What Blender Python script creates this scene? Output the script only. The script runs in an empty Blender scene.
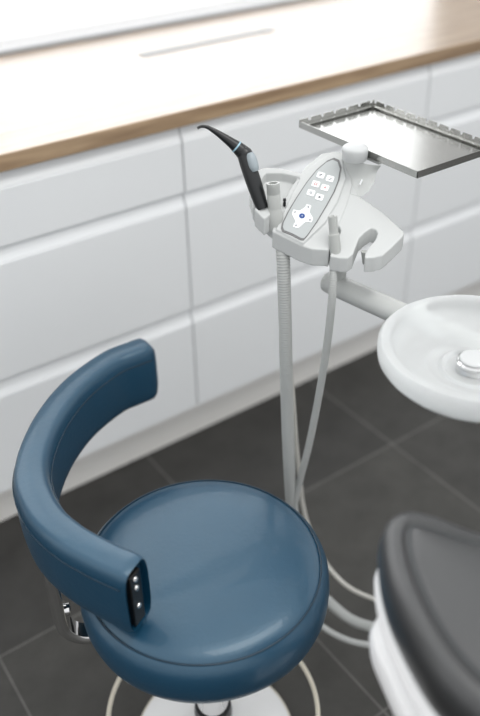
import bpy, bmesh, math, random
from mathutils import Vector, Matrix
random.seed(4)
C = bpy.context.scene.collection
PI = math.pi
sc = bpy.context.scene

# ------------------------------------------------------------ camera maths
F, CX, CY, H = 814.0, 240.0, 358.0, 1.55
RW = Matrix(((0.8151075907, 0.3453377906, -0.4651251724),
             (-0.5790600515, 0.4621281299, -0.6716599201),
             (-0.0170021267, 0.8168105056, 0.5766554653)))
CAM = Vector((0, 0, H))
def ray(px, py): return RW @ Vector(((px-CX)/F, -(py-CY)/F, -1))
def atz(px, py, z):
    d = ray(px, py); return CAM + d*((z-H)/d.z)
def atd(px, py, d): return CAM + ray(px, py)*d

# tilted plane of the assistant console
PF = atz(329, 249, .955)
HD = Vector((.569, .822, 0)); SL = .50
NP = Vector((-HD.x*SL, -HD.y*SL, 1)).normalized()
def Pl(px, py, off=0.0):
    d = ray(px, py)
    t = ((PF + NP*off) - CAM).dot(NP)/d.dot(NP)
    return CAM + d*t

# ------------------------------------------------------------ materials
def lin(c): return tuple((x/255/12.92 if x/255 <= .04045 else ((x/255+.055)/1.055)**2.4) for x in c)
def mat(name, rgb, rough=.5, metal=0, spec=.5, trans=0, coat=0, bump=0, bscale=200, var=0, vscale=8, emit=None, ior=1.5, sss=0):
    m = bpy.data.materials.new(name); m.use_nodes = True
    nt = m.node_tree; b = nt.nodes['Principled BSDF']
    col = (*lin(rgb), 1)
    b.inputs['Base Color'].default_value = col
    b.inputs['Roughness'].default_value = rough
    b.inputs['Metallic'].default_value = metal
    b.inputs['Specular IOR Level'].default_value = spec
    b.inputs['Transmission Weight'].default_value = trans
    b.inputs['Coat Weight'].default_value = coat
    b.inputs['IOR'].default_value = ior
    tc = nt.nodes.new('ShaderNodeTexCoord')
    if var:
        n = nt.nodes.new('ShaderNodeTexNoise'); n.inputs['Scale'].default_value = vscale; n.inputs['Detail'].default_value = 6
        nt.links.new(tc.outputs['Object'], n.inputs['Vector'])
        mx = nt.nodes.new('ShaderNodeMix'); mx.data_type = 'RGBA'
        mx.inputs[6].default_value = tuple(x*(1-var) for x in col[:3])+(1,)
        mx.inputs[7].default_value = tuple(min(1, x*(1+var)) for x in col[:3])+(1,)
        nt.links.new(n.outputs['Fac'], mx.inputs[0]); nt.links.new(mx.outputs[2], b.inputs['Base Color'])
    if bump:
        n2 = nt.nodes.new('ShaderNodeTexNoise'); n2.inputs['Scale'].default_value = bscale; n2.inputs['Detail'].default_value = 4
        nt.links.new(tc.outputs['Object'], n2.inputs['Vector'])
        bp = nt.nodes.new('ShaderNodeBump'); bp.inputs['Strength'].default_value = bump; bp.inputs['Distance'].default_value = .001
        nt.links.new(n2.outputs['Fac'], bp.inputs['Height']); nt.links.new(bp.outputs['Normal'], b.inputs['Normal'])
    return m

M = {}
M['blue'] = mat('blue_leather', (3, 57, 83), .40, spec=1.0, coat=.2, bump=.4, bscale=120, var=.10, vscale=14)
M['blue'].node_tree.nodes['Principled BSDF'].inputs['Specular Tint'].default_value = (.72, .9, 1, 1)
M['bluepipe'] = mat('blue_piping', (6, 42, 60), .4)
M['cab'] = mat('white_lacquer', (236, 238, 239), .32, spec=.4)
M['cabbody'] = mat('white_carcass', (228, 229, 232), .45)
M['plinth'] = mat('plinth_white', (232, 230, 226), .4)
M['wall'] = mat('wall_paint', (236, 236, 236), .8)
M['grey'] = mat('grey_profile', (172, 176, 180), .45)
M['chrome'] = mat('chrome', (215, 215, 215), .08, metal=1)
M['steel'] = mat('brushed_steel', (186, 186, 183), .20, metal=1)
M['darkmetal'] = mat('black_plate', (28, 26, 25), .35, metal=.4)
M['console'] = mat('console_plastic', (192, 194, 193), .26, spec=.5)
M['hose'] = mat('grey_hose', (174, 176, 174), .45)
M['hosew'] = mat('white_tube', (205, 203, 196), .4)
M['nozzle'] = mat('nozzle_plastic', (176, 178, 175), .4)
M['black'] = mat('black_plastic', (24, 26, 28), .33)
M['ring'] = mat('pale_blue_ring', (150, 185, 200), .4)
M['greyb'] = mat('grey_button', (150, 160, 165), .35)
M['panel'] = mat('panel_foil', (174, 178, 178), .3)
M['panelrim'] = mat('panel_outline', (112, 112, 112), .35)
M['button'] = mat('button_white', (236, 238, 240), .35)
M['glyph'] = mat('glyph_grey', (84, 90, 94), .5)
M['glyphr'] = mat('glyph_red', (180, 70, 60), .5)
M['bluedot'] = mat('blue_button', (38, 74, 138), .3)
M['knob'] = mat('frosted_knob', (192, 194, 194), .4)
M['arm'] = mat('arm_enamel', (194, 196, 194), .3)
M['bowl'] = mat('frosted_glass', (250, 252, 252), .3, trans=.66, ior=1.25)
M['shell'] = mat('chair_shell', (232, 232, 232), .35)
M['dleather'] = mat('dark_leather', (40, 41, 42), .38, spec=.8, bump=.2, bscale=220)
M['dleather2'] = mat('dark_leather_panel', (46, 50, 52), .45, spec=.5, bump=.2, bscale=220)
M['lacq'] = mat('base_enamel', (240, 240, 240), .22)
M['cream'] = mat('cream_trim', (206, 200, 184), .3)
M['glass'] = mat('window_glass', (255, 255, 255), 0, trans=1)

def wood():
    m = bpy.data.materials.new('oak_worktop'); m.use_nodes = True
    nt = m.node_tree; b = nt.nodes['Principled BSDF']
    tc = nt.nodes.new('ShaderNodeTexCoord'); mp = nt.nodes.new('ShaderNodeMapping')
    mp.inputs['Scale'].default_value = (2.0, 26, 26)
    nt.links.new(tc.outputs['Object'], mp.inputs['Vector'])
    n = nt.nodes.new('ShaderNodeTexNoise'); n.inputs['Scale'].default_value = 2.2; n.inputs['Detail'].default_value = 8; n.inputs['Distortion'].default_value = .6
    nt.links.new(mp.outputs[0], n.inputs['Vector'])
    r = nt.nodes.new('ShaderNodeValToRGB')
    r.color_ramp.elements[0].position = .3; r.color_ramp.elements[0].color = (*lin((138, 110, 80)), 1)
    r.color_ramp.elements[1].position = .72; r.color_ramp.elements[1].color = (*lin((184, 156, 122)), 1)
    nt.links.new(n.outputs['Fac'], r.inputs[0]); nt.links.new(r.outputs[0], b.inputs['Base Color'])
    b.inputs['Roughness'].default_value = .42; b.inputs['Specular IOR Level'].default_value = .8
    b.inputs['Coat Weight'].default_value = 1.0; b.inputs['Coat Roughness'].default_value = .27
    return m
M['wood'] = wood()

def tiles():
    m = bpy.data.materials.new('slate_floor_tiles'); m.use_nodes = True
    nt = m.node_tree; b = nt.nodes['Principled BSDF']
    tc = nt.nodes.new('ShaderNodeTexCoord'); mp = nt.nodes.new('ShaderNodeMapping')
    mp.inputs['Location'].default_value = (-.762+.590*10, -1.197+.584*10, 0)
    nt.links.new(tc.outputs['Object'], mp.inputs['Vector'])
    br = nt.nodes.new('ShaderNodeTexBrick'); br.offset = 0; br.squash = 1
    br.inputs['Scale'].default_value = 1; br.inputs['Brick Width'].default_value = .590; br.inputs['Row Height'].default_value = .584
    br.inputs['Mortar Size'].default_value = .0022; br.inputs['Mortar Smooth'].default_value = .1; br.inputs['Bias'].default_value = 0
    br.inputs['Color1'].default_value = (*lin((60, 59, 57)), 1); br.inputs['Color2'].default_value = (*lin((68, 67, 64)), 1)
    br.inputs['Mortar'].default_value = (*lin((100, 99, 96)), 1)
    nt.links.new(mp.outputs[0], br.inputs['Vector'])
    n = nt.nodes.new('ShaderNodeTexNoise'); n.inputs['Scale'].default_value = 9; n.inputs['Detail'].default_value = 8; n.inputs['Roughness'].default_value = .65
    nt.links.new(tc.outputs['Object'], n.inputs['Vector'])
    mr = nt.nodes.new('ShaderNodeMapRange'); mr.inputs[1].default_value = .25; mr.inputs[2].default_value = .75; mr.inputs[3].default_value = .72; mr.inputs[4].default_value = 1.25
    nt.links.new(n.outputs['Fac'], mr.inputs[0])
    mx = nt.nodes.new('ShaderNodeMix'); mx.data_type = 'RGBA'; mx.blend_type = 'MULTIPLY'; mx.inputs[0].default_value = 1
    nt.links.new(br.outputs['Color'], mx.inputs[6]); nt.links.new(mr.outputs[0], mx.inputs[7])
    nt.links.new(mx.outputs[2], b.inputs['Base Color'])
    b.inputs['Roughness'].default_value = .5
    b.inputs['Specular IOR Level'].default_value = .3
    bp = nt.nodes.new('ShaderNodeBump'); bp.inputs['Strength'].default_value = .3; bp.inputs['Distance'].default_value = .002
    nt.links.new(n.outputs['Fac'], bp.inputs['Height']); nt.links.new(bp.outputs['Normal'], b.inputs['Normal'])
    return m
M['tiles'] = tiles()

# ------------------------------------------------------------ object helpers
def thing(name, label, cat, loc=(0, 0, 0), group=None):
    o = bpy.data.objects.new(name, None); C.objects.link(o)
    o.location = loc; o['label'] = label; o['category'] = cat
    o.empty_display_size = .05
    if group: o['group'] = group
    return o
def obj(name, bm, m, parent=None, smooth=True, label=None, bevel=0, loc=None):
    """world-space bmesh -> one object; origin moved to its top-level thing"""
    top = parent
    while top is not None and top.parent is not None: top = top.parent
    off = Vector(top.location) if top is not None else Vector(loc or (0, 0, 0))
    if off.length: bmesh.ops.translate(bm, verts=bm.verts, vec=-off)
    bmesh.ops.recalc_face_normals(bm, faces=bm.faces)
    me = bpy.data.meshes.new(name); bm.to_mesh(me); bm.free()
    me.materials.append(m)
    o = bpy.data.objects.new(name, me); C.objects.link(o)
    if parent is not None: o.parent = parent
    elif loc: o.location = loc
    if smooth:
        for p in me.polygons: p.use_smooth = True
        try: me.set_sharp_from_angle(angle=math.radians(38))
        except Exception: pass
    if bevel:
        b = o.modifiers.new('b', 'BEVEL'); b.width = bevel; b.segments = 3; b.limit_method = 'ANGLE'; b.angle_limit = math.radians(30)
    if label: o['label'] = label
    return o
def tag(o, label, cat, group=None):
    o['label'] = label; o['category'] = cat
    if group: o['group'] = group
    return o
def struct(o): o['kind'] = 'structure'; return o
def B(): return bmesh.new()
def add_box(bm, x0, x1, y0, y1, z0, z1):
    vs = [bm.verts.new((x, y, z)) for z in (z0, z1) for y in (y0, y1) for x in (x0, x1)]
    for f in ((0, 2, 3, 1), (4, 5, 7, 6), (0, 1, 5, 4), (2, 6, 7, 3), (0, 4, 6, 2), (1, 3, 7, 5)): bm.faces.new([vs[i] for i in f])
    return bm
def add_prism(bm, top, vec):
    vec = Vector(vec)
    a = [bm.verts.new(p) for p in top]; b = [bm.verts.new(Vector(p)+vec) for p in top]
    bm.faces.new(a); bm.faces.new(b[::-1])
    n = len(a)
    for i in range(n): bm.faces.new((a[i], b[i], b[(i+1) % n], a[(i+1) % n]))
    return bm
def frames(pts):
    pts = [Vector(p) for p in pts]; out = []; up = None
    for i, p in enumerate(pts):
        t = (pts[min(i+1, len(pts)-1)]-pts[max(i-1, 0)]).normalized()
        if up is None:
            up = Vector((0, 0, 1)) if abs(t.z) < .9 else Vector((1, 0, 0))
        u = (up - t*up.dot(t)).normalized(); up = u
        out.append((p, t, u, t.cross(u)))
    return out
def catmull(pts, n=10):
    pts = [Vector(p) for p in pts]
    P = [pts[0]*2-pts[1]]+pts+[pts[-1]*2-pts[-2]]; out = []
    for i in range(1, len(P)-2):
        a, b, c, d = P[i-1:i+3]
        for k in range(n):
            t = k/n
            out.append(.5*((2*b)+(c-a)*t+(2*a-5*b+4*c-d)*t*t+(3*b-a-3*c+d)*t**3))
    out.append(pts[-1]); return out
def add_tube(bm, pts, r, seg=16, caps=True):
    fr = frames(pts); rings = []
    for i, (p, t, u, v) in enumerate(fr):
        rr = r(i) if callable(r) else (r[i] if isinstance(r, (list, tuple)) else r)
        rings.append([bm.verts.new(p+(u*math.cos(2*PI*k/seg)+v*math.sin(2*PI*k/seg))*rr) for k in range(seg)])
    for a, b in zip(rings, rings[1:]):
        for k in range(seg): bm.faces.new((a[k], a[(k+1) % seg], b[(k+1) % seg], b[k]))
    if caps: bm.faces.new(rings[0][::-1]); bm.faces.new(rings[-1])
    return bm
def resample(pts, step):
    out = [pts[0]]; acc = 0
    for a, b in zip(pts, pts[1:]):
        L = (b-a).length; s = step-acc
        while s <= L:
            out.append(a+(b-a)*(s/L)); s += step
        acc = L-(s-step)
    return out
def add_ribbed(bm, pts, r, depth, pitch, seg=18):
    q = resample(catmull(pts, 30), pitch/4)
    pat = (0, 1, 1, 0)
    return add_tube(bm, q, lambda i: r-depth*(1-pat[i % 4]), seg)
def add_lathe(bm, prof, c, axis=(0, 0, 1), seg=64, close=True):
    c = Vector(c); A = Vector(axis).normalized()
    u = A.orthogonal().normalized(); v = A.cross(u); rings = []
    for r, z in prof:
        if r < 1e-6: rings.append([bm.verts.new(c+A*z)])
        else: rings.append([bm.verts.new(c+A*z+(u*math.cos(2*PI*k/seg)+v*math.sin(2*PI*k/seg))*r) for k in range(seg)])
    for a, b in zip(rings, rings[1:]):
        for k in range(seg):
            k2 = (k+1) % seg
            if len(a) == 1 and len(b) == 1: continue
            if len(a) == 1: bm.faces.new((a[0], b[k2], b[k]))
            elif len(b) == 1: bm.faces.new((a[k], a[k2], b[0]))
            else: bm.faces.new((a[k], a[k2], b[k2], b[k]))
    return bm
def torus(bm, c, R, r, seg=72, s2=12):
    c = Vector(c); rings = []
    for i in range(seg):
        a = 2*PI*i/seg; d = Vector((math.cos(a), math.sin(a), 0))
        rings.append([bm.verts.new(c+d*(R+r*math.cos(2*PI*k/s2))+Vector((0, 0, r*math.sin(2*PI*k/s2)))) for k in range(s2)])
    for i in range(seg):
        a, b = rings[i], rings[(i+1) % seg]
        for k in range(s2): bm.faces.new((a[k], b[k], b[(k+1) % s2], a[(k+1) % s2]))
    return bm
def loft(bm, loops, cap0=True, cap1=True):
    rings = [[bm.verts.new(p) for p in l] for l in loops]; n = len(rings[0])
    for a, b in zip(rings, rings[1:]):
        for k in range(n): bm.faces.new((a[k], a[(k+1) % n], b[(k+1) % n], b[k]))
    if cap0: bm.faces.new(rings[0][::-1])
    if cap1: bm.faces.new(rings[-1])
    return bm

# ------------------------------------------------------------ setting
YF = 1.5266          # front plane of the drawer fronts
YW = 2.205           # wall behind the worktop
ZC = .968            # worktop top
bm = B(); add_box(bm, -2.2, 5.0, -2.4, YW+.12, -.05, 0); struct(obj('floor', bm, M['tiles'], smooth=False))
WX0, WX1, WZ0, WZ1 = -.55, 2.58, .992, 2.74
bm = B()
add_box(bm, -2.2, 5.0, YW, YW+.12, 0, WZ0-.02)
add_box(bm, -2.2, 5.0, YW, YW+.12, WZ1, 2.8)
add_box(bm, -2.2, WX0, YW, YW+.12, WZ0-.02, WZ1)
add_box(bm, WX1, 5.0, YW, YW+.12, WZ0-.02, WZ1)
struct(obj('wall_back', bm, M['wall'], smooth=False))
bm = B(); add_box(bm, -1.0, 3.2, YW-.008, YW+.001, ZC+.0005, ZC+.010)
struct(obj('trim_1', bm, M['grey'], smooth=False))
# window: frame with two mullions, panes
w = B()
for a, b in ((WX0, WX0+.06), (.60, .66), (WX1-.06, WX1)): add_box(w, a, b, YW+.03, YW+.09, WZ0+.015, WZ1-.06)
add_box(w, WX0, WX1, YW+.03, YW+.09, WZ0-.02, WZ0+.004); add_box(w, WX0, WX1, YW+.03, YW+.09, WZ1-.06, WZ1)
win = struct(obj('window_1', w, M['wall'], smooth=False))
g = B(); add_box(g, WX0+.06, .60, YW+.057, YW+.062, WZ0+.015, WZ1-.06); obj('window_pane', g, M['glass'], win, smooth=False)
g = B(); add_box(g, .66, WX1-.06, YW+.057, YW+.062, WZ0+.015, WZ1-.06); obj('window_pane', g, M['glass'], win, smooth=False)
s = B(); add_box(s, WX0-.02, WX1+.02, YW-.004, YW+.0299, WZ0-.0195, WZ0-.012); obj('window_sill', s, M['wall'], win, smooth=False)

# worktop
X0 = .1217; UW = .79
wt = thing('worktop', 'long light oak worktop running over the white drawer cabinets below the window', 'worktop', (X0+1.5*UW, 1.86, .932))
bm = B(); add_box(bm, X0-.01, X0+3*UW+.01, YF-.012, YW-.0005, .9325, ZC); obj('slab', bm, M['wood'], wt, bevel=.0025)
va = atz(140, 55, ZC); vb = atz(274, 30, ZC); vy = (va.y+vb.y)/2
v = B(); add_box(v, va.x, vb.x, vy-.016, vy+.016, ZC-.001, ZC+.002); vg = obj('socket_strip', v, M['grey'], wt, smooth=False, label='narrow grey grille strip let into the worktop')
v = B()
n = 44
for k in range(n):
    xa = va.x+.008+(vb.x-va.x-.016)*k/n
    add_box(v, xa, xa+.005, vy-.011, vy+.011, ZC+.002, ZC+.0026)
obj('slot', v, M['nozzle'], vg, smooth=False)['kind'] = 'stuff'

# cabinets
cols = [(.898, .7735), (.738, .4565), (.4145, .138)]
def drawer_front(x0, x1, zt, zb):
    b = B(); prof = [(YF, zb), (YF, zt-.004), (YF+.004, zt), (YF+.016, zt), (YF+.016, zb)]
    add_prism(b, [(x0, y, z) for y, z in prof], (x1-x0, 0, 0)); return b
def make_cabinet(x0):
    t = thing('drawer_cabinet', '', 'cabinet', (x0+UW/2, 1.86, 0), 'white handleless drawer cabinets under the worktop')
    x1 = x0+UW
    b = B()
    add_box(b, x0+.001, x1-.001, YF+.032, YW-.02, .135, .931)      # carcass behind the grip channels
    obj('carcass', b, M['cabbody'], t, smooth=False)
    for i, (zt, zb) in enumerate(cols):
        d = obj('drawer', drawer_front(x0+.0022, x1-.0022, zt, zb), M['cab'], t, smooth=False, bevel=.0012)
        b = B()
        gt = (.931 if i == 0 else cols[i-1][1]-.0006)
        add_prism(b, [(x0+.0022, y, z) for y, z in ((YF+.0162, zt+.0003), (YF+.001, zt+.0003), (YF+.0035, zt+.004), (YF+.0075, zt+.013), (YF+.0105, gt-.006), (YF+.0135, gt), (YF+.031, gt), (YF+.031, zt-.01), (YF+.0162, zt-.01))], (UW-.0044, 0, 0))
        obj('grip_channel', b, M['cab'], d, smooth=False)
    b = B(); add_box(b, x0, x1, YF+.0514, YF+.070, 0, .1345); obj('plinth', b, M['plinth'], t, smooth=False)
    return t
def dup(t, loc, label):
    r = t.copy(); C.objects.link(r); r.location = loc; r['label'] = label
    for ch in list(t.children):
        c = ch.copy(); C.objects.link(c); c.parent = r
        for gch in list(ch.children):
            d = gch.copy(); C.objects.link(d); d.parent = c
    return r
cab = make_cabinet(X0)
cab['label'] = 'white drawer cabinet at the left, the one behind the blue stool backrest'
dup(cab, (X0+1.5*UW, 1.86, 0), 'white drawer cabinet in the middle, behind the black syringe and the grey hoses')
dup(cab, (X0+2.5*UW, 1.86, 0), 'white drawer cabinet at the far right, behind the steel tray and the spittoon bowl')

# ------------------------------------------------------------ stool
SX, SY = .447, .759
st = thing('dental_stool', 'round blue leather stool with a curved wraparound backrest on a chrome column', 'stool', (SX, SY, 0))
R = .2015
def seat_prof():
    p = [(0, .441), (R-.03, .441), (R-.012, .445), (R-.004, .453), (R, .468)]
    p += [(R+.001, .490), (R-.001, .510), (R-.006, .523), (R-.0125, .5305)]
    p += [(R-.016, .5305), (R-.019, .5330), (R-.026, .5375), (R-.045, .5425), (R-.08, .5460), (R-.13, .5475), (0, .548)]
    return p
bm = B(); add_lathe(bm, seat_prof(), (SX, SY, 0), seg=128)
seat = obj('seat', bm, M['blue'], st)
bm = B(); torus(bm, (SX, SY, .5312), R-.0142, .0014, 128, 8); obj('piping', bm, M['bluepipe'], seat)
bm = B(); add_lathe(bm, [(0, .423), (.13, .423), (.135, .427), (.135, .4405), (0, .4405)], (SX, SY, 0)); obj('seat_plate', bm, M['darkmetal'], st)
bm = B(); add_lathe(bm, [(0, .07), (.030, .07), (.030, .23), (.022, .232), (.022, .41), (.035, .415), (.035, .4225), (0, .4225)], (SX, SY, 0), seg=40); obj('column', bm, M['chrome'], st)
bm = B(); add_lathe(bm, [(0, .012), (.150, .012), (.152, .016), (.152, .024), (.147, .029), (.11, .040), (.07, .056), (.045, .07), (.036, .086), (.034, .093), (0, .093)], (SX, SY, 0), seg=96); bs = obj('base', bm, M['lacq'], st)
bm = B(); torus(bm, (SX, SY, .0185), .1515, .0055, 96, 10); obj('base_rim', bm, M['cream'], bs)
bm = B(); add_lathe(bm, [(.05, 0), (.145, 0), (.145, .0119), (.05, .0119), (.05, 0)], (SX, SY, 0), seg=64); obj('base_pad', bm, M['black'], bs)
bm = B(); torus(bm, (SX, SY, .115), .198, .0046, 96, 12)
fr = obj('foot_ring', bm, M['cream'], st)
for a in (55, 175, 295):
    a = math.radians(a); bm = B()
    add_tube(bm, [Vector((SX+math.cos(a)*.028, SY+math.sin(a)*.028, .115)), Vector((SX+math.cos(a)*.196, SY+math.sin(a)*.196, .115))], .005)
    obj('spoke', bm, M['chrome'], fr)
bm = B(); add_lathe(bm, [(0, -.02), (.034, -.02), (.036, 0), (.034, .02), (0, .02)], (SX, SY, .115)); obj('ring_hub', bm, M['black'], fr)
bm = B(); add_tube(bm, catmull([(SX-.02, SY+.03, .403), (SX-.08, SY+.09, .398), (SX-.12, SY+.14, .392)]), .0045); obj('height_lever', bm, M['black'], st)

# backrest: swept pad
zt = .685
ridge = [(152, 341), (130, 349), (107, 359), (72, 386), (44, 424), (30, 468), (41, 506), (66, 532), (100, 552), (138, 569)]
path = resample(catmull([atz(x, y, zt-.005) for x, y in ridge], 16), .008)
TH, HT = .030, .128
def pad_section(p, t, k=1.0, th=TH, ht=HT):
    n = t.cross(Vector((0, 0, 1))).normalized(); out = []   # n points to the inside (concave) or outside
    N = 36
    for i in range(N):
        a = 2*PI*i/N; ca, sa = math.cos(a), math.sin(a)
        x = abs(ca)**.40*(1 if ca > 0 else -1); z = abs(sa)**.62*(1 if sa > 0 else -1)
        out.append(p+n*x*th*k+Vector((0, 0, -ht/2+.005+z*ht/2*(.5+.5*k))))
    return out
bm = B(); loops = []; n = len(path)
for i, p in enumerate(path):
    t = (path[min(i+1, n-1)]-path[max(i-1, 0)]).normalized()
    s = i*.008; e = (n-1-i)*.008
    k = 1.0
    if s < .02: k = math.sqrt(max(.15, 1-(1-s/.02)**2))
    if e < .010: k = .90+.10*math.sqrt(max(0, 1-(1-e/.010)**2))
    loops.append(pad_section(p, t, k))
loft(bm, loops)
# hollow the near end so the plate sits in a slot
bm.faces.ensure_lookup_table()
end = bm.faces[-1]
ri = bmesh.ops.inset_region(bm, faces=[end], thickness=.012, depth=0)
tn = (path[-1]-path[-3]).normalized()
bmesh.ops.translate(bm, verts=end.verts, vec=-tn*.012)
back = obj('backrest', bm, M['blue'], st)
nn = tn.cross(Vector((0, 0, 1))).normalized()
pe = path[-1]
def end_box(w, h, d0, d1, dz=0):
    c = pe+Vector((0, 0, -HT/2+.005+dz)); return [c+nn*a*w+Vector((0, 0, b*h))+tn*d0 for a, b in ((-1, -1), (1, -1), (1, 1), (-1, 1))], tn*(d1-d0)
bm = B(); tp, vc = end_box(.0125, .051, -.0115, -.002, -.006); add_prism(bm, tp, vc); plate = obj('end_plate', bm, M['darkmetal'], back, bevel=.002)
for dz in (.034, .016, -.022):
    bm = B(); add_lathe(bm, [(0, 0), (.0048, 0), (.0042, .0018), (.002, .003), (0, .003)], pe+Vector((0, 0, -HT/2+.005+dz))-tn*.0019, tn, 16); obj('screw', bm, M['chrome'], plate)
# piping seams following the pad's two upper edges
for sgn in (1, -1):
    pp = []
    for i in range(2, n-1):
        t = (path[min(i+1, n-1)]-path[max(i-1, 0)]).normalized(); q = t.cross(Vector((0, 0, 1))).normalized()
        pp.append(path[i]+q*sgn*TH*.985+Vector((0, 0, -.021)))
    bm = B(); add_tube(bm, pp, .0013, 8); obj('piping', bm, M['bluepipe'], back)
# bracket
bp = atz(64, 630, .42); dirc = (Vector((SX, SY, 0))-Vector((bp.x, bp.y, 0))).normalized()
side = Vector((-dirc.y, dirc.x, 0))
bpts = catmull([bp+Vector((0, 0, .21))-dirc*.002, bp+Vector((0, 0, .12)), bp+Vector((0, 0, .035)), bp+dirc*.006+Vector((0, 0, .005)), bp+dirc*.03+Vector((0, 0, -.018)), bp+dirc*.08+Vector((0, 0, -.022)), bp+dirc*.14+Vector((0, 0, -.022))], 8)
def flat_bar(pts, w, th):
    b = B(); loops = []
    for i, p in enumerate(pts):
        t = (pts[min(i+1, len(pts)-1)]-pts[max(i-1, 0)]).normalized(); u = t.cross(side).normalized()
        loops.append([p+side*w*a+u*th*c for a, c in ((-1, -.4), (-.8, -1), (.8, -1), (1, -.4), (1, .4), (.8, 1), (-.8, 1), (-1, .4))])
    return loft(b, loops)
bm = flat_bar(bpts, .017, .0095); br_ = obj('backrest_bracket', bm, M['chrome'], st)
bm = B(); add_lathe(bm, [(0, 0), (.010, 0), (.010, .012), (.006, .014), (0, .014)], bp+Vector((0, 0, .05))+dirc*.004, dirc, 24); obj('bolt', bm, M['chrome'], br_)

# ------------------------------------------------------------ assistant console
CO = Pl(318, 215); CO.z = 0
con = thing('assistant_console', 'white moulded dental console with keypad and instrument holders on a swing arm', 'dental console', (CO.x, CO.y, .84))
def pl_poly(pts, off=0): return [Pl(x, y, off) for x, y in pts]
down = Vector((0, 0, -1))
bm = B()
# keypad carrier
add_prism(bm, pl_poly([(272, 231), (300, 245), (312, 249), (329, 250), (333, 236), (341, 218), (347, 203), (352, 185), (351, 166), (345, 153), (335, 151), (322, 153), (306, 166), (291, 187), (280, 208)]), down*.030)
add_prism(bm, pl_poly([(276, 229), (303, 243), (325, 222), (338, 200), (346, 178), (342, 158), (332, 154), (318, 160), (300, 178), (288, 202)], .004), down*.030)
# back wing on the left
add_prism(bm, pl_poly([(258, 171), (264, 168), (280, 168), (305, 174), (320, 172), (322, 190), (290, 215), (276, 230), (266, 222), (262, 205)], -.010), down*.022)
add_prism(bm, pl_poly([(257, 171), (264, 167), (282, 168), (306, 174), (306, 178), (282, 173), (266, 173), (262, 178), (263, 190), (260, 192)], .004), down*.03)
# syringe holder prongs
add_prism(bm, pl_poly([(249, 195), (253, 191), (256, 199), (257, 208), (253, 208)], .002), down*.020)
add_prism(bm, pl_poly([(252, 206), (257, 204), (262, 205), (260, 212), (255, 212)], -.004), down*.022)
add_prism(bm, pl_poly([(254, 209), (264, 196), (268, 200), (272, 213), (264, 219)], .016), down*.030)
# right wing with two cut-outs
wing = [(338, 190), (348, 193), (356, 195), (364, 199), (384, 213), (400, 228), (404.5, 232), (403, 236), (393, 246), (383, 255), (374, 257.5), (365, 258),
        (365, 253), (370, 246), (375, 240), (378, 233), (376, 229), (371, 228), (365, 232), (359, 238), (356, 246), (353, 254), (348, 258), (340, 258), (330, 256), (332, 249),
        (338, 240), (341, 230), (338, 222), (334, 222), (332, 205)]
add_prism(bm, pl_poly(wing, -.002), down*.026)
add_prism(bm, pl_poly([(340, 170), (352, 168), (358, 196), (345, 205), (335, 200)], -.004), down*.026)
# underside hub
q = Pl(338, 236, -.03); add_lathe(bm, [(0, -.035), (.012, -.035), (.024, -.012), (.032, .01), (0, .01)], q, (0, 0, 1), 32)
add_lathe(bm, [(0, -.05), (.016, -.05), (.020, -.03), (.028, .0), (0, .0)], Pl(322, 228, -.022), (0, 0, 1), 32)
hs = obj('housing', bm, M['console'], con)
rm = hs.modifiers.new('r', 'REMESH'); rm.mode = 'VOXEL'; rm.voxel_size = .0013; rm.use_smooth_shade = True
sm = hs.modifiers.new('s', 'SMOOTH'); sm.factor = .5; sm.iterations = 6
for x, y in ((364, 268), (372, 272)):
    b = B(); c = Pl(x, y-12, -.022); add_lathe(b, [(0, -.016), (.0016, -.013), (.0055, .008), (0, .008)], c, (0, 0, 1), 12); obj('hook', b, M['nozzle'], hs)

# keypad
pan = [(282, 227.5), (282.8, 223), (288.3, 211.7), (296.7, 197.5), (306.7, 182.5), (316.7, 170), (326.7, 161.5), (333.3, 158.7), (338.3, 161), (340.7, 168.3), (338.6, 180), (334, 191.7), (326.7, 205), (316.7, 221.7), (307.5, 235), (304, 239), (300.8, 238.8), (291.7, 234), (283.3, 230.6)]
cen = (312, 200)
def grow(pts, s): return [(cen[0]+(x-cen[0])*s, cen[1]+(y-cen[1])*(1+(s-1)*.75)) for x, y in pts]
bm = B(); add_prism(bm, pl_poly(grow(pan, 1.035), .0052), -NP*.006); kp = obj('keypad', bm, M['panelrim'], con, smooth=False)
bm = B(); add_prism(bm, pl_poly(grow(pan, .97), .0058), -NP*.0012); obj('keypad_foil', bm, M['panel'], kp, smooth=False, label='light grey keypad foil')
axv = (Pl(333, 160)-Pl(303, 238)).normalized(); axu = axv.cross(NP).normalized()
def rsq(c, w, h, r, nseg=5):
    out = []
    for sx, sy, a0 in ((1, 1, 0), (-1, 1, 90), (-1, -1, 180), (1, -1, 270)):
        for k in range(nseg+1):
            a = math.radians(a0+90*k/nseg)
            out.append(c+axu*(sx*(w-r)+r*math.cos(a))+axv*(sy*(h-r)+r*math.sin(a)))
    return out
def plateat(name, x, y, w, h, r, off, th, m, par, **kw):
    b = B(); add_prism(b, rsq(Pl(x, y, off), w, h, r), -NP*th); return obj(name, b, m, par, smooth=False, **kw)
six = [(320.8, 175, 'glyph'), (330, 178.5, 'glyph'), (315.8, 183.8, 'glyphr'), (324.9, 187.5, 'glyphr'), (310.9, 192.6, 'glyph'), (319.5, 197, 'glyph')]
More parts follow.
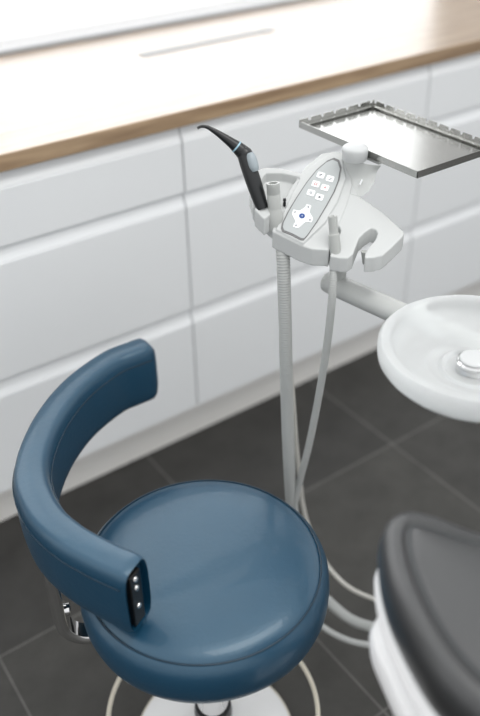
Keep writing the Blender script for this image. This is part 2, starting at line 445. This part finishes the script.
def glyph(kind, x, y, par, m, s=1):
    c = Pl(x, y, .0071); b = B()
    def bar(u0, v0, u1, v1, w=.0004):
        a = c+axu*u0*s+axv*v0*s; d = c+axu*u1*s+axv*v1*s; n = (d-a).normalized().cross(NP)*w
        add_prism(b, [a+n, d+n, d-n, a-n], -NP*.0004)
    def arc(r, a0, a1, w=.0004, cu=0, cv=0):
        ps = [(cu+r*math.cos(math.radians(a0+(a1-a0)*i/12)), cv+r*math.sin(math.radians(a0+(a1-a0)*i/12))) for i in range(13)]
        for p, q in zip(ps, ps[1:]): bar(*p, *q, w)
    e = .001
    if kind == 0: arc(1.3*e, 20, 300); bar(0, 0, 1.2*e, 1.8*e)                    # tap swirl
    if kind == 1: bar(-1.5*e, -1*e, 0, -1.6*e); bar(0, -1.6*e, 1.6*e, 1.4*e)       # tick-like cup
    if kind == 2: bar(-1.4*e, -1.4*e, -1.4*e, 1.4*e); bar(-1.4*e, 1.4*e, 1.4*e, 1.4*e); bar(1.4*e, 1.4*e, 1.4*e, -1.4*e); bar(-1.4*e, -1.4*e, 1.4*e, -1.4*e)
    if kind == 3: bar(-1.2*e, -.6*e, 1.4*e, -.6*e); bar(-.2*e, -.6*e, -.2*e, 1.5*e); bar(-.2*e, 1.5*e, 1.2*e, .6*e)
    if kind == 4: arc(1.3*e, 0, 360)
    if kind == 5: arc(.8*e, 0, 360, .0007); bar(0, .8*e, 0, 2*e)
    if kind == 6: bar(-1.2*e, 0, 1.2*e, 0, .0005); bar(-.2*e, -1.3*e, 1.2*e, 0); bar(-.2*e, 1.3*e, 1.2*e, 0)
    if kind == 7: bar(-1.1*e, -1.1*e, 1.1*e, 1.1*e, .0005); bar(-1.1*e, 1.1*e, .2*e, 0)
    return obj('symbol', b, m, par, smooth=False)
for i, (x, y, g_) in enumerate(six):
    b_ = plateat('button', x, y, .0062, .0062, .002, .0067, .0012, M['button'], kp)
    glyph(i, x, y, b_, M[g_], 1.45)
b = B(); add_prism(b, pl_poly([(309, 204.5), (311, 206), (309.5, 212), (313, 218), (312, 221.5), (305, 222), (299, 227.5), (295.5, 228), (295.5, 221), (292, 214), (293, 210.5), (300, 210.5)], .0064), -NP*.0008); obj('cross_pad', b, M['button'], kp, smooth=False)
b = B(); add_lathe(b, [(0, 0), (.0022, 0), (.0026, .004), (.0018, .009), (.0026, .0095), (.0022, .013), (0, .013)], Pl(284.5, 206, .001), (0, 0, 1), 16); obj('hose_clip', b, M['black'], con, label='small black clip beside the keypad')
for i, (x, y) in enumerate([(308.2, 206.8), (295.2, 212), (309.8, 219.8), (296.2, 225.2)]):
    b_ = plateat('button', x, y, .0042, .0042, .0012, .0067, .0012, M['button'], kp)
    glyph(6+i % 2, x, y, b_, M['glyph'], 1.2)
b = B(); add_lathe(b, [(0, 0), (.0046, 0), (.0046, .0016), (0, .002)], Pl(302, 216.2, .0060), NP, 24); bd = obj('button', b, M['bluedot'], kp, label='round dark blue middle button')
glyph(6, 302, 216.2, bd, M['button'], .6).location += NP*.0011

# swing arm under the console
ARZ = .845
a0 = atz(331, 283, ARZ); a1 = atz(400, 314, ARZ); ad = (a1-a0).normalized()
UNIT = Vector((1.17, .14, 0))
bm = B(); aa = a0-ad*.012; bb = a0+ad*.66
add_tube(bm, [aa, aa+ad*.004, aa+ad*.02, bb], [.014, .018, .0192, .0192], 32)
arm = obj('swing_arm', bm, M['arm'], con)
bm = B(); hb = Pl(334, 238, -.05); add_lathe(bm, [(0, 0), (.015, 0), (.015, 1), (0, 1)], (0, 0, 0), (0, 0, 1), 24)
bm.free(); bm = B(); tgt = a0+ad*.014
add_tube(bm, [Vector((tgt.x, tgt.y, ARZ+.012)), Vector((tgt.x, tgt.y, ARZ+.035)), Pl(330, 232, -.035), Pl(330, 228, -.02)], [.014, .014, .016, .018], 24)
obj('arm_pivot', bm, M['nozzle'], con)

# tray bracket and knob
tz = 1.052
kb = atz(355, 151, tz+.011)
bm = B()
add_lathe(bm, [(0, -.014), (.019, -.014), (.0205, -.012), (.0215, .002), (.0210, .0055), (.0185, .0080), (.012, .0095), (0, .010)], kb, (0, 0, 1), 48)
kn = obj('bracket_knob', bm, M['knob'], con)
rib = [(346, 164, -.012), (352, 171, .004), (361, 175, .016), (368, 176, .027)]
bm = B()
top_e = [Pl(344, 156, .006), Pl(351, 160, .018), Pl(360, 163, .028), Pl(370, 165, .034), Pl(381, 166, .036)]
bot_e = [Pl(342, 196, -.012), Pl(350, 198, -.010), Pl(358, 197, -.006), Pl(367, 193, .004), Pl(375, 181, .018)]
A_ = catmull(top_e, 6); D_ = catmull(bot_e, 6)
loops = []
for p, q_ in zip(A_, D_):
    nrm = Vector((-.569, -.822, .1)).normalized()
    row = [p+(q_-p)*(k/8)-nrm*.010*math.sin(PI*k/8) for k in range(9)]
    loops.append(row+[v_-nrm*.004 for v_ in row[::-1]])
loft(bm, loops)
bk = obj('tray_bracket', bm, M['arm'], con)
sp = A_[14]+(D_[14]-A_[14])*.58
bm = B(); nrm = Vector((-.569, -.822, .1)).normalized(); uu = (Pl(363, 184)-Pl(359, 192)).normalized(); ww = uu.cross(nrm)
add_prism(bm, [sp-nrm*.0085+uu*a+ww*b for a, b in ((-.007, -.0018), (.007, -.0018), (.007, .0018), (-.007, .0018))], nrm*.003)
obj('slot_mark', bm, M['button'], bk, smooth=False)
# support rail under the tray
kc = Vector((kb.x, kb.y, 0))

# ------------------------------------------------------------ tray
c0 = atz(297.5, 127, tz); cb_ = atz(372, 107.5, tz); cf = atz(420, 177, tz)
TX0 = c0.x*.75+cf.x*.25; TX1 = cb_.x+.004; TY0 = cf.y; TY1 = (c0.y+cb_.y)/2
tr = thing('instrument_tray', 'rectangular polished steel instrument tray with notched raised rims, held beside the console', 'tray', ((TX0+TX1)/2, (TY0+TY1)/2, tz-.001))
bm = B(); add_box(bm, TX0, TX1, TY0, TY1, tz-.001, tz); obj('tray_floor', bm, M['steel'], tr, smooth=False)
def wall_prof(L, notched, r=.006):
    h0, h1 = .0105, .0105
    pts = [(0, 0), (L, 0)]
    if not notched: return pts+[(L, h0), (0, h0)]
    top = [(L, .0135)]; nt_ = int(L/.0255); s = L/nt_
    for k in range(nt_-1, -1, -1):
        xa, xb = k*s, (k+1)*s
        top += [(xb-.003, .0135), (xb-.0045, .0085), (xb-.0085, .0085), (xb-.010, .0135)]
    top += [(0, .0135)]
    return pts+top
for (p, d, L, nrm_, nt_) in ((Vector((TX0, TY1, tz)), Vector((1, 0, 0)), TX1-TX0, Vector((0, -1, 0)), True),
                           (Vector((TX1, TY0, tz)), Vector((0, 1, 0)), TY1-TY0, Vector((-1, 0, 0)), True),
                           (Vector((TX0, TY0, tz)), Vector((0, 1, 0)), TY1-TY0, Vector((1, 0, 0)), False),
                           (Vector((TX0, TY0, tz)), Vector((1, 0, 0)), TX1-TX0, Vector((0, 1, 0)), False)):
    bm = B(); add_prism(bm, [p+d*a+Vector((0, 0, b)) for a, b in wall_prof(L, nt_)], nrm_*.0012); obj('rim', bm, M['steel'], tr, smooth=False)
# little inner ledge along the two notched rims
bm = B(); add_prism(bm, [(TX0+.002, TY1-.0013, tz+.0045), (TX1-.002, TY1-.0013, tz+.0045), (TX1-.008, TY1-.007, tz+.0035), (TX0+.002, TY1-.007, tz+.0035)], (0, 0, -.0008))
add_prism(bm, [(TX1-.0013, TY1-.002, tz+.0045), (TX1-.0013, TY0+.002, tz+.0045), (TX1-.007, TY0+.002, tz+.0035), (TX1-.007, TY1-.008, tz+.0035)], (0, 0, -.0008))
obj('ledge', bm, M['steel'], tr, smooth=False)

# tray support (belongs to the console): a flat pad under the tray next to the knob
bm = B(); add_box(bm, TX0+.004, TX0+.085, kb.y-.032, kb.y+.055, tz-.0085, tz-.0035); obj('tray_rest', bm, M['arm'], con, bevel=.002)

# ------------------------------------------------------------ syringe
DS = 1.30
sy0 = atd(262.5, 209, DS-.008); 
sy = thing('air_water_syringe', 'black dental syringe with a slim bent nozzle, standing in the left holder', 'dental syringe', sy0)
bp_ = [atd(262.5, 209, DS-.008), atd(258, 195, DS-.012), atd(253, 180, DS-.016), atd(247.5, 164, DS-.02), atd(243.5, 154, DS-.023), atd(240.5, 150, DS-.024)]
bm = B(); bpp = catmull(bp_, 6); nb = len(bpp)
add_tube(bm, bpp, [(.0098+.0027*math.sin(PI*min(1, i/nb*1.15))) if i < nb-4 else (.0118, .0108, .0095, .0060)[i-nb+4] for i in range(nb)], 28)
body = obj('body', bm, M['black'], sy)
np_ = [atd(249, 158, DS-.021), atd(245, 154.5, DS-.022), atd(238, 148, DS-.026), atd(231, 142.5, DS-.03), atd(219, 134, DS-.036), atd(210, 128.5, DS-.04), atd(205.5, 126.6, DS-.042), atd(201, 126.4, DS-.043), atd(197.6, 128.2, DS-.044)]
rr = [.0105, .0124, .0102, .0078, .0050, .0033, .0026, .0023, .0023]
cat = catmull(np_, 6); rs = []
for i in range(len(cat)):
    k = min(i/6, len(rr)-1.0001); a = int(k); rs.append(rr[a]+(rr[min(a+1, 8)]-rr[a])*(k-a))
bm = B(); add_tube(bm, cat, rs, 24); obj('nozzle', bm, M['black'], sy)
rc = atd(236.5, 146.7, DS-.027); rd = (np_[3]-np_[1]).normalized()
bm = B(); add_lathe(bm, [(0, -.0012), (.0102, -.0012), (.0100, .0012), (0, .0012)], rc, rd, 32); obj('collar_ring', bm, M['ring'], sy, label='thin pale blue ring')
fc = (CAM-atd(250, 165, DS)).normalized()
# grey trigger wraps the body's right side
t0, t1 = atd(247.5, 153.5, DS-.025), atd(253.5, 172, DS-.022)
ax = (t1-t0).normalized(); rgt = ax.cross(fc).normalized()
if rgt.dot(RW @ Vector((1, 0, 0))) < 0: rgt = -rgt
bm = B(); loops = []
for k in range(9):
    f = k/8; wv = .0085*(1-.35*abs(2*f-1)**3)
    cpt = t0+(t1-t0)*f+rgt*.003
    loops.append([cpt+rgt*wv*math.sin(a)+fc*(wv*math.cos(a)*1.15+.0035) for a in [math.radians(-60+20*j) for j in range(9)]]+[cpt-fc*.002+rgt*.004, cpt-fc*.002-rgt*.004])
loft(bm, loops); obj('trigger', bm, M['greyb'], sy, label='grey trigger button')
# its tube falling behind the wide hose to the floor and on to the chair
tb = [atd(264, 214, DS), atd(274, 232, DS+.04), atd(282, 262, DS+.08), atd(287, 330, DS+.13), atd(292, 385, DS+.20), atd(296, 440, DS+.30), atd(300.5, 485, DS+.40), atd(304, 510, DS+.45), atd(312, 535, DS+.49), atd(327, 565, 1.81), atd(350, 588, 1.80), atd(384, 602, 1.76), atd(420, 608, 1.70), atd(470, 612, 1.62)]
bm = B(); add_tube(bm, catmull(tb, 10), .0046, 12); obj('supply_tube', bm, M['hosew'], sy, label='thin off-white supply tube')

# ------------------------------------------------------------ suction hoses
def suction(label, noz, hose, nr, hr, rib, lab2):
    t = thing('suction_hose', label, 'suction hose', noz[0], 'suction hoses hanging from the console')
    bm = B(); prof = noz[1]; c = noz[0]; axis = noz[2]
    add_lathe(bm, prof, c, axis, 32); obj('handpiece', bm, M['nozzle'], t)
    bm = B(); add_ribbed(bm, hose, hr, rib[0], rib[1]); obj('hose', bm, M['hose'], t)
    return t
# wide one
nt0 = Pl(275.5, 223, -.004)
top1 = atd(273, 183, nt0.dot(nt0) and (RW.transposed() @ (nt0-CAM)).z*-1-.030)
ax1 = (top1-nt0).normalized(); L1 = (top1-nt0).length
prof1 = [(0, -.012), (.0120, -.012), (.0130, 0), (.0130, L1*.25), (.0108, L1*.33), (.0104, L1*.4), (.0106, L1*.72), (.0101, L1*.735), (.0106, L1*.75), (.0101, L1*.86), (.0106, L1*.875), (.0103, L1), (.0072, L1), (.0068, L1-.02), (0, L1-.02)]
h1 = [Pl(278, 224, -.012), Pl(281, 238, -.03), atd(283, 256, 1.31), atd(284.5, 300, 1.34), atd(286, 360, 1.40), atd(287.5, 420, 1.48), atd(289.5, 470, 1.55), atd(292, 505, 1.60), atd(300, 555, 1.68), atd(312, 585, 1.72), atd(328, 601, 1.745), atd(350, 619, 1.73), atd(376, 628, 1.705), atd(410, 632, 1.66), atd(450, 634, 1.61)]
suction('wide ribbed grey suction hose hanging under the left end of the console', (nt0, prof1, ax1), h1, 0, .0114, (.0009, .0046), '')
# slim one
n20 = Pl(335, 247, .0); d20 = (RW.transposed() @ (n20-CAM)).z*-1
top2 = atd(332.5, 216, d20-.018); ax2 = (top2-n20).normalized(); L2 = (top2-n20).length
prof2 = [(0, -.014), (.0085, -.014), (.0092, .0), (.0088, L2*.25), (.0086, L2*.42), (.0074, L2*.44), (.0070, L2*.5), (.0073, L2*.6), (.0072, L2), (.0030, L2), (.0030, L2-.012), (0, L2-.012)]
h2 = [Pl(335, 249, -.012), atd(333.5, 271, 1.285), atd(332, 300, 1.30), atd(327, 345, 1.35), atd(319, 395, 1.42), atd(309, 445, 1.50), atd(300, 480, 1.56), atd(294, 510, 1.60), atd(291, 560, 1.68), atd(301, 605, 1.72), atd(322, 626, 1.715), atd(345, 639, 1.69), atd(371, 645, 1.67), atd(410, 645, 1.63), atd(450, 642, 1.59)]
suction('slim smooth grey suction hose curving down from the right of the keypad', (n20, prof2, ax2), h2, 0, .0066, (.0005, .0036), '')

# ------------------------------------------------------------ spittoon
bc = atz(477, 347, .90); bx, by = bc.x, bc.y
spn = thing('spittoon', 'round frosted glass spittoon bowl with a chrome drain, below the steel tray', 'spittoon', (1.24, .10, 0))
prof = [(0, .862), (.038, .862), (.041, .866), (.045, .867), (.049, .8635), (.056, .8635), (.062, .868), (.068, .8685), (.074, .867), (.094, .872), (.108, .884), (.114, .896), (.117, .903), (.1205, .9055), (.132, .9055), (.136, .900), (.1365, .890), (.135, .880), (.130, .872), (.118, .860), (.103, .852), (.092, .846), (.084, .836), (.05, .832), (0, .832)]
bm = B(); add_lathe(bm, [(r, z) for r, z in prof], (bx, by, 0), seg=96); bmesh.ops.scale(bm, verts=bm.verts, vec=(1.01, 1.01, 1), space=Matrix.Translation((-bx, -by, 0)))
bw = obj('bowl', bm, M['bowl'], spn)
bm = B(); add_lathe(bm, [(0, .8625), (.0245, .8625), (.0255, .870), (.0255, .876), (.023, .8785), (.018, .879), (0, .879)], (bx, by, 0), seg=48); dr = obj('drain', bm, M['chrome'], bw, label='chrome ringed drain')
bm = B(); add_lathe(bm, [(0, .8792), (.0215, .8792), (.0205, .8815), (.012, .8835), (0, .884)], (bx, by, 0), seg=48); obj('drain_cap', bm, M['knob'], dr)
# bowl carrier arm to the dental unit outside the frame
bm = B(); add_tube(bm, [Vector((bx+.055, by-.055, .818)), Vector((1.085, .225, .818))], .018, 24); obj('bowl_arm', bm, M['arm'], spn)
bm = B(); add_box(bm, 1.09, 1.42, -.08, .25, .0, .80); ub = obj('unit_column', bm, M['shell'], spn, bevel=.03)
bm = B(); add_box(bm, 1.10, 1.41, -.07, .24, .801, .88); obj('unit_head', bm, M['shell'], spn, bevel=.02)

# ------------------------------------------------------------ dental chair in the foreground
CZ = .85
edge = [(388, 517), (384, 528), (384, 540), (385.5, 553), (390, 573), (397, 593), (407, 614), (418, 635), (430, 655), (443, 673), (460, 691), (477, 707)]
pts = [atz(x, y, CZ) for x, y in edge]
tail = [Vector((.425, .12, CZ)), Vector((.44, -.02, CZ)), Vector((.47, -.20, CZ)), Vector((.60, -.26, CZ)), Vector((.74, -.20, CZ)), Vector((.77, .0, CZ)), Vector((.745, .12, CZ)), Vector((.69, .24, CZ))]
topb = [atz(500, 533, CZ), atz(474, 526, CZ), atz(455, 519, CZ), atz(440, 513, CZ), atz(426, 509, CZ), atz(410, 506.5, CZ), atz(397, 509, CZ)]
ol = pts+tail+topb
def closed_cat(p, n=4):
    N = len(p); out = []
    for i in range(N):
        a, b, c, d = p[i-1], p[i], p[(i+1) % N], p[(i+2) % N]
        for k in range(n):
            t = k/n; out.append(.5*((2*b)+(c-a)*t+(2*a-5*b+4*c-d)*t*t+(3*b-a-3*c+d)*t**3))
    return out
ol = closed_cat(ol)
def inset(loop, d, z):
    N = len(loop); out = []
    for i, p in enumerate(loop):
        t = (loop[(i+1) % N]-loop[i-1]).normalized(); nr = Vector((t.y, -t.x, 0))
        if inset.flip: nr = -nr
        q = p+nr*d; q.z = z; out.append(q)
    for _ in range(int(max(0, d-.008)*2200)):
        out = [(out[i-1]+out[i]*2+out[(i+1) % N])/4 for i in range(N)]
    return out
ar = sum(a.x*b.y-b.x*a.y for a, b in zip(ol, ol[1:]+ol[:1]))
inset.flip = ar > 0     # so that +d always goes inwards
dc = thing('dental_chair', 'dark grey leather dental chair end with white shell, blurred in the right foreground', 'dental chair', (.60, .10, 0))
prof = [(.030, -.082), (.012, -.078), (.003, -.066), (.0, -.045), (.0, -.028), (.003, -.012), (.009, -.003), (.016, .0), (.022, .0005), (.027, -.0035), (.032, -.0015), (.042, .003)]
bm = B(); loops = [inset(ol, d, CZ+z) for d, z in [(a-.0035, b) for a, b in prof]]
loft(bm, loops, cap0=True, cap1=True)
for f in list(bm.faces):
    if len(f.verts) > 4: bmesh.ops.triangulate(bm, faces=[f])
cu = obj('cushion', bm, M['dleather'], dc)
bm = B(); add_tube(bm, [p for p in inset(ol, .0275, CZ-.0018)]+[inset(ol, .0275, CZ-.0018)[0]], .0022, 8); obj('piping', bm, M['dleather2'], cu)
# shell under the cushion
bm = B(); loops = [inset(ol, d, CZ+z) for d, z in [(.008, -.070), (.0, -.076), (-.004, -.088), (.002, -.104), (.02, -.122), (.045, -.13)]]
loft(bm, loops); obj('back_shell', bm, M['shell'], dc)
# bulging white body under it
low = [atz(391, 603, .72), atz(379, 613, .72), atz(370.5, 628, .72), atz(370, 642, .72), atz(376, 660, .72), atz(388, 684, .72), atz(401, 713, .72)]
low = [Vector((p.x, p.y, .72)) for p in low]
low += [Vector((.40, .20, .72)), Vector((.42, .0, .72)), Vector((.50, -.12, .72)), Vector((.64, -.12, .72)), Vector((.70, .04, .72)), Vector((.69, .22, .72)), Vector((.62, .36, .72))]
low = closed_cat(low)
ar = sum(a.x*b.y-b.x*a.y for a, b in zip(low, low[1:]+low[:1])); inset.flip = ar > 0
bm = B(); loops = [inset(low, d, .72+z) for d, z in [(.05, .015), (.02, .010), (.004, .004), (.0, -.006), (.003, -.03), (.015, -.07), (.04, -.12), (.06, -.16)]]
loft(bm, loops); obj('back_support', bm, M['shell'], dc)
bm = B(); add_box(bm, .50, .66, -.08, .16, .06, .575); obj('lift_column', bm, M['shell'], dc, bevel=.03)
bm = B(); add_box(bm, .46, .84, -.45, .22, 0, .058); obj('floor_plate', bm, M['shell'], dc, bevel=.02)

# ------------------------------------------------------------ light
wd = bpy.data.worlds.new('World'); sc.world = wd; wd.use_nodes = True
nt = wd.node_tree; bg = nt.nodes['Background']
tc = nt.nodes.new('ShaderNodeTexCoord'); sp_ = nt.nodes.new('ShaderNodeSeparateXYZ'); nt.links.new(tc.outputs['Generated'], sp_.inputs[0])
def mrange(src, f0, f1, t0, t1):
    m_ = nt.nodes.new('ShaderNodeMapRange'); m_.interpolation_type = 'SMOOTHSTEP'
    for i_, v_ in enumerate((f0, f1, t0, t1)): m_.inputs[i_+1].default_value = v_
    nt.links.new(src, m_.inputs[0]); return m_.outputs[0]
ya = mrange(sp_.outputs['Y'], .2, .9, 0, 2.1)        # daylight side beyond the window
za = mrange(sp_.outputs['Z'], -.40, .45, .33, 1.22)   # bright above, dim below
ad_ = nt.nodes.new('ShaderNodeMath'); ad_.operation = 'ADD'
nt.links.new(ya, ad_.inputs[0]); nt.links.new(za, ad_.inputs[1]); nt.links.new(ad_.outputs[0], bg.inputs['Strength'])
bg.inputs['Color'].default_value = (.975, .988, 1.0, 1)
def area(name, loc, rot, sx, sy, e, col=(1, 1, 1)):
    l = bpy.data.lights.new(name, 'AREA'); l.shape = 'RECTANGLE'; l.size = sx; l.size_y = sy; l.energy = e; l.color = col
    o = bpy.data.objects.new(name, l); C.objects.link(o); o.location = loc; o.rotation_euler = rot; return o
area('ceiling_lamp', (.9, .2, 2.75), (0, 0, 0), 1.6, .5, 16, (1, .98, .95))

# ------------------------------------------------------------ camera
cam = bpy.data.cameras.new('camera'); co = bpy.data.objects.new('camera', cam); C.objects.link(co)
co.matrix_world = Matrix.Translation(CAM) @ RW.to_4x4()
cam.sensor_fit = 'VERTICAL'; cam.sensor_height = 36; cam.lens = F/716*36; cam.clip_start = .02
cam.dof.use_dof = True; cam.dof.focus_distance = 1.30; cam.dof.aperture_fstop = 1.7
sc.camera = co
sc.view_settings.view_transform = 'Standard'; sc.view_settings.look = 'None'; sc.view_settings.gamma = 1; sc.view_settings.exposure = .06
sc.view_settings.use_curve_mapping = False
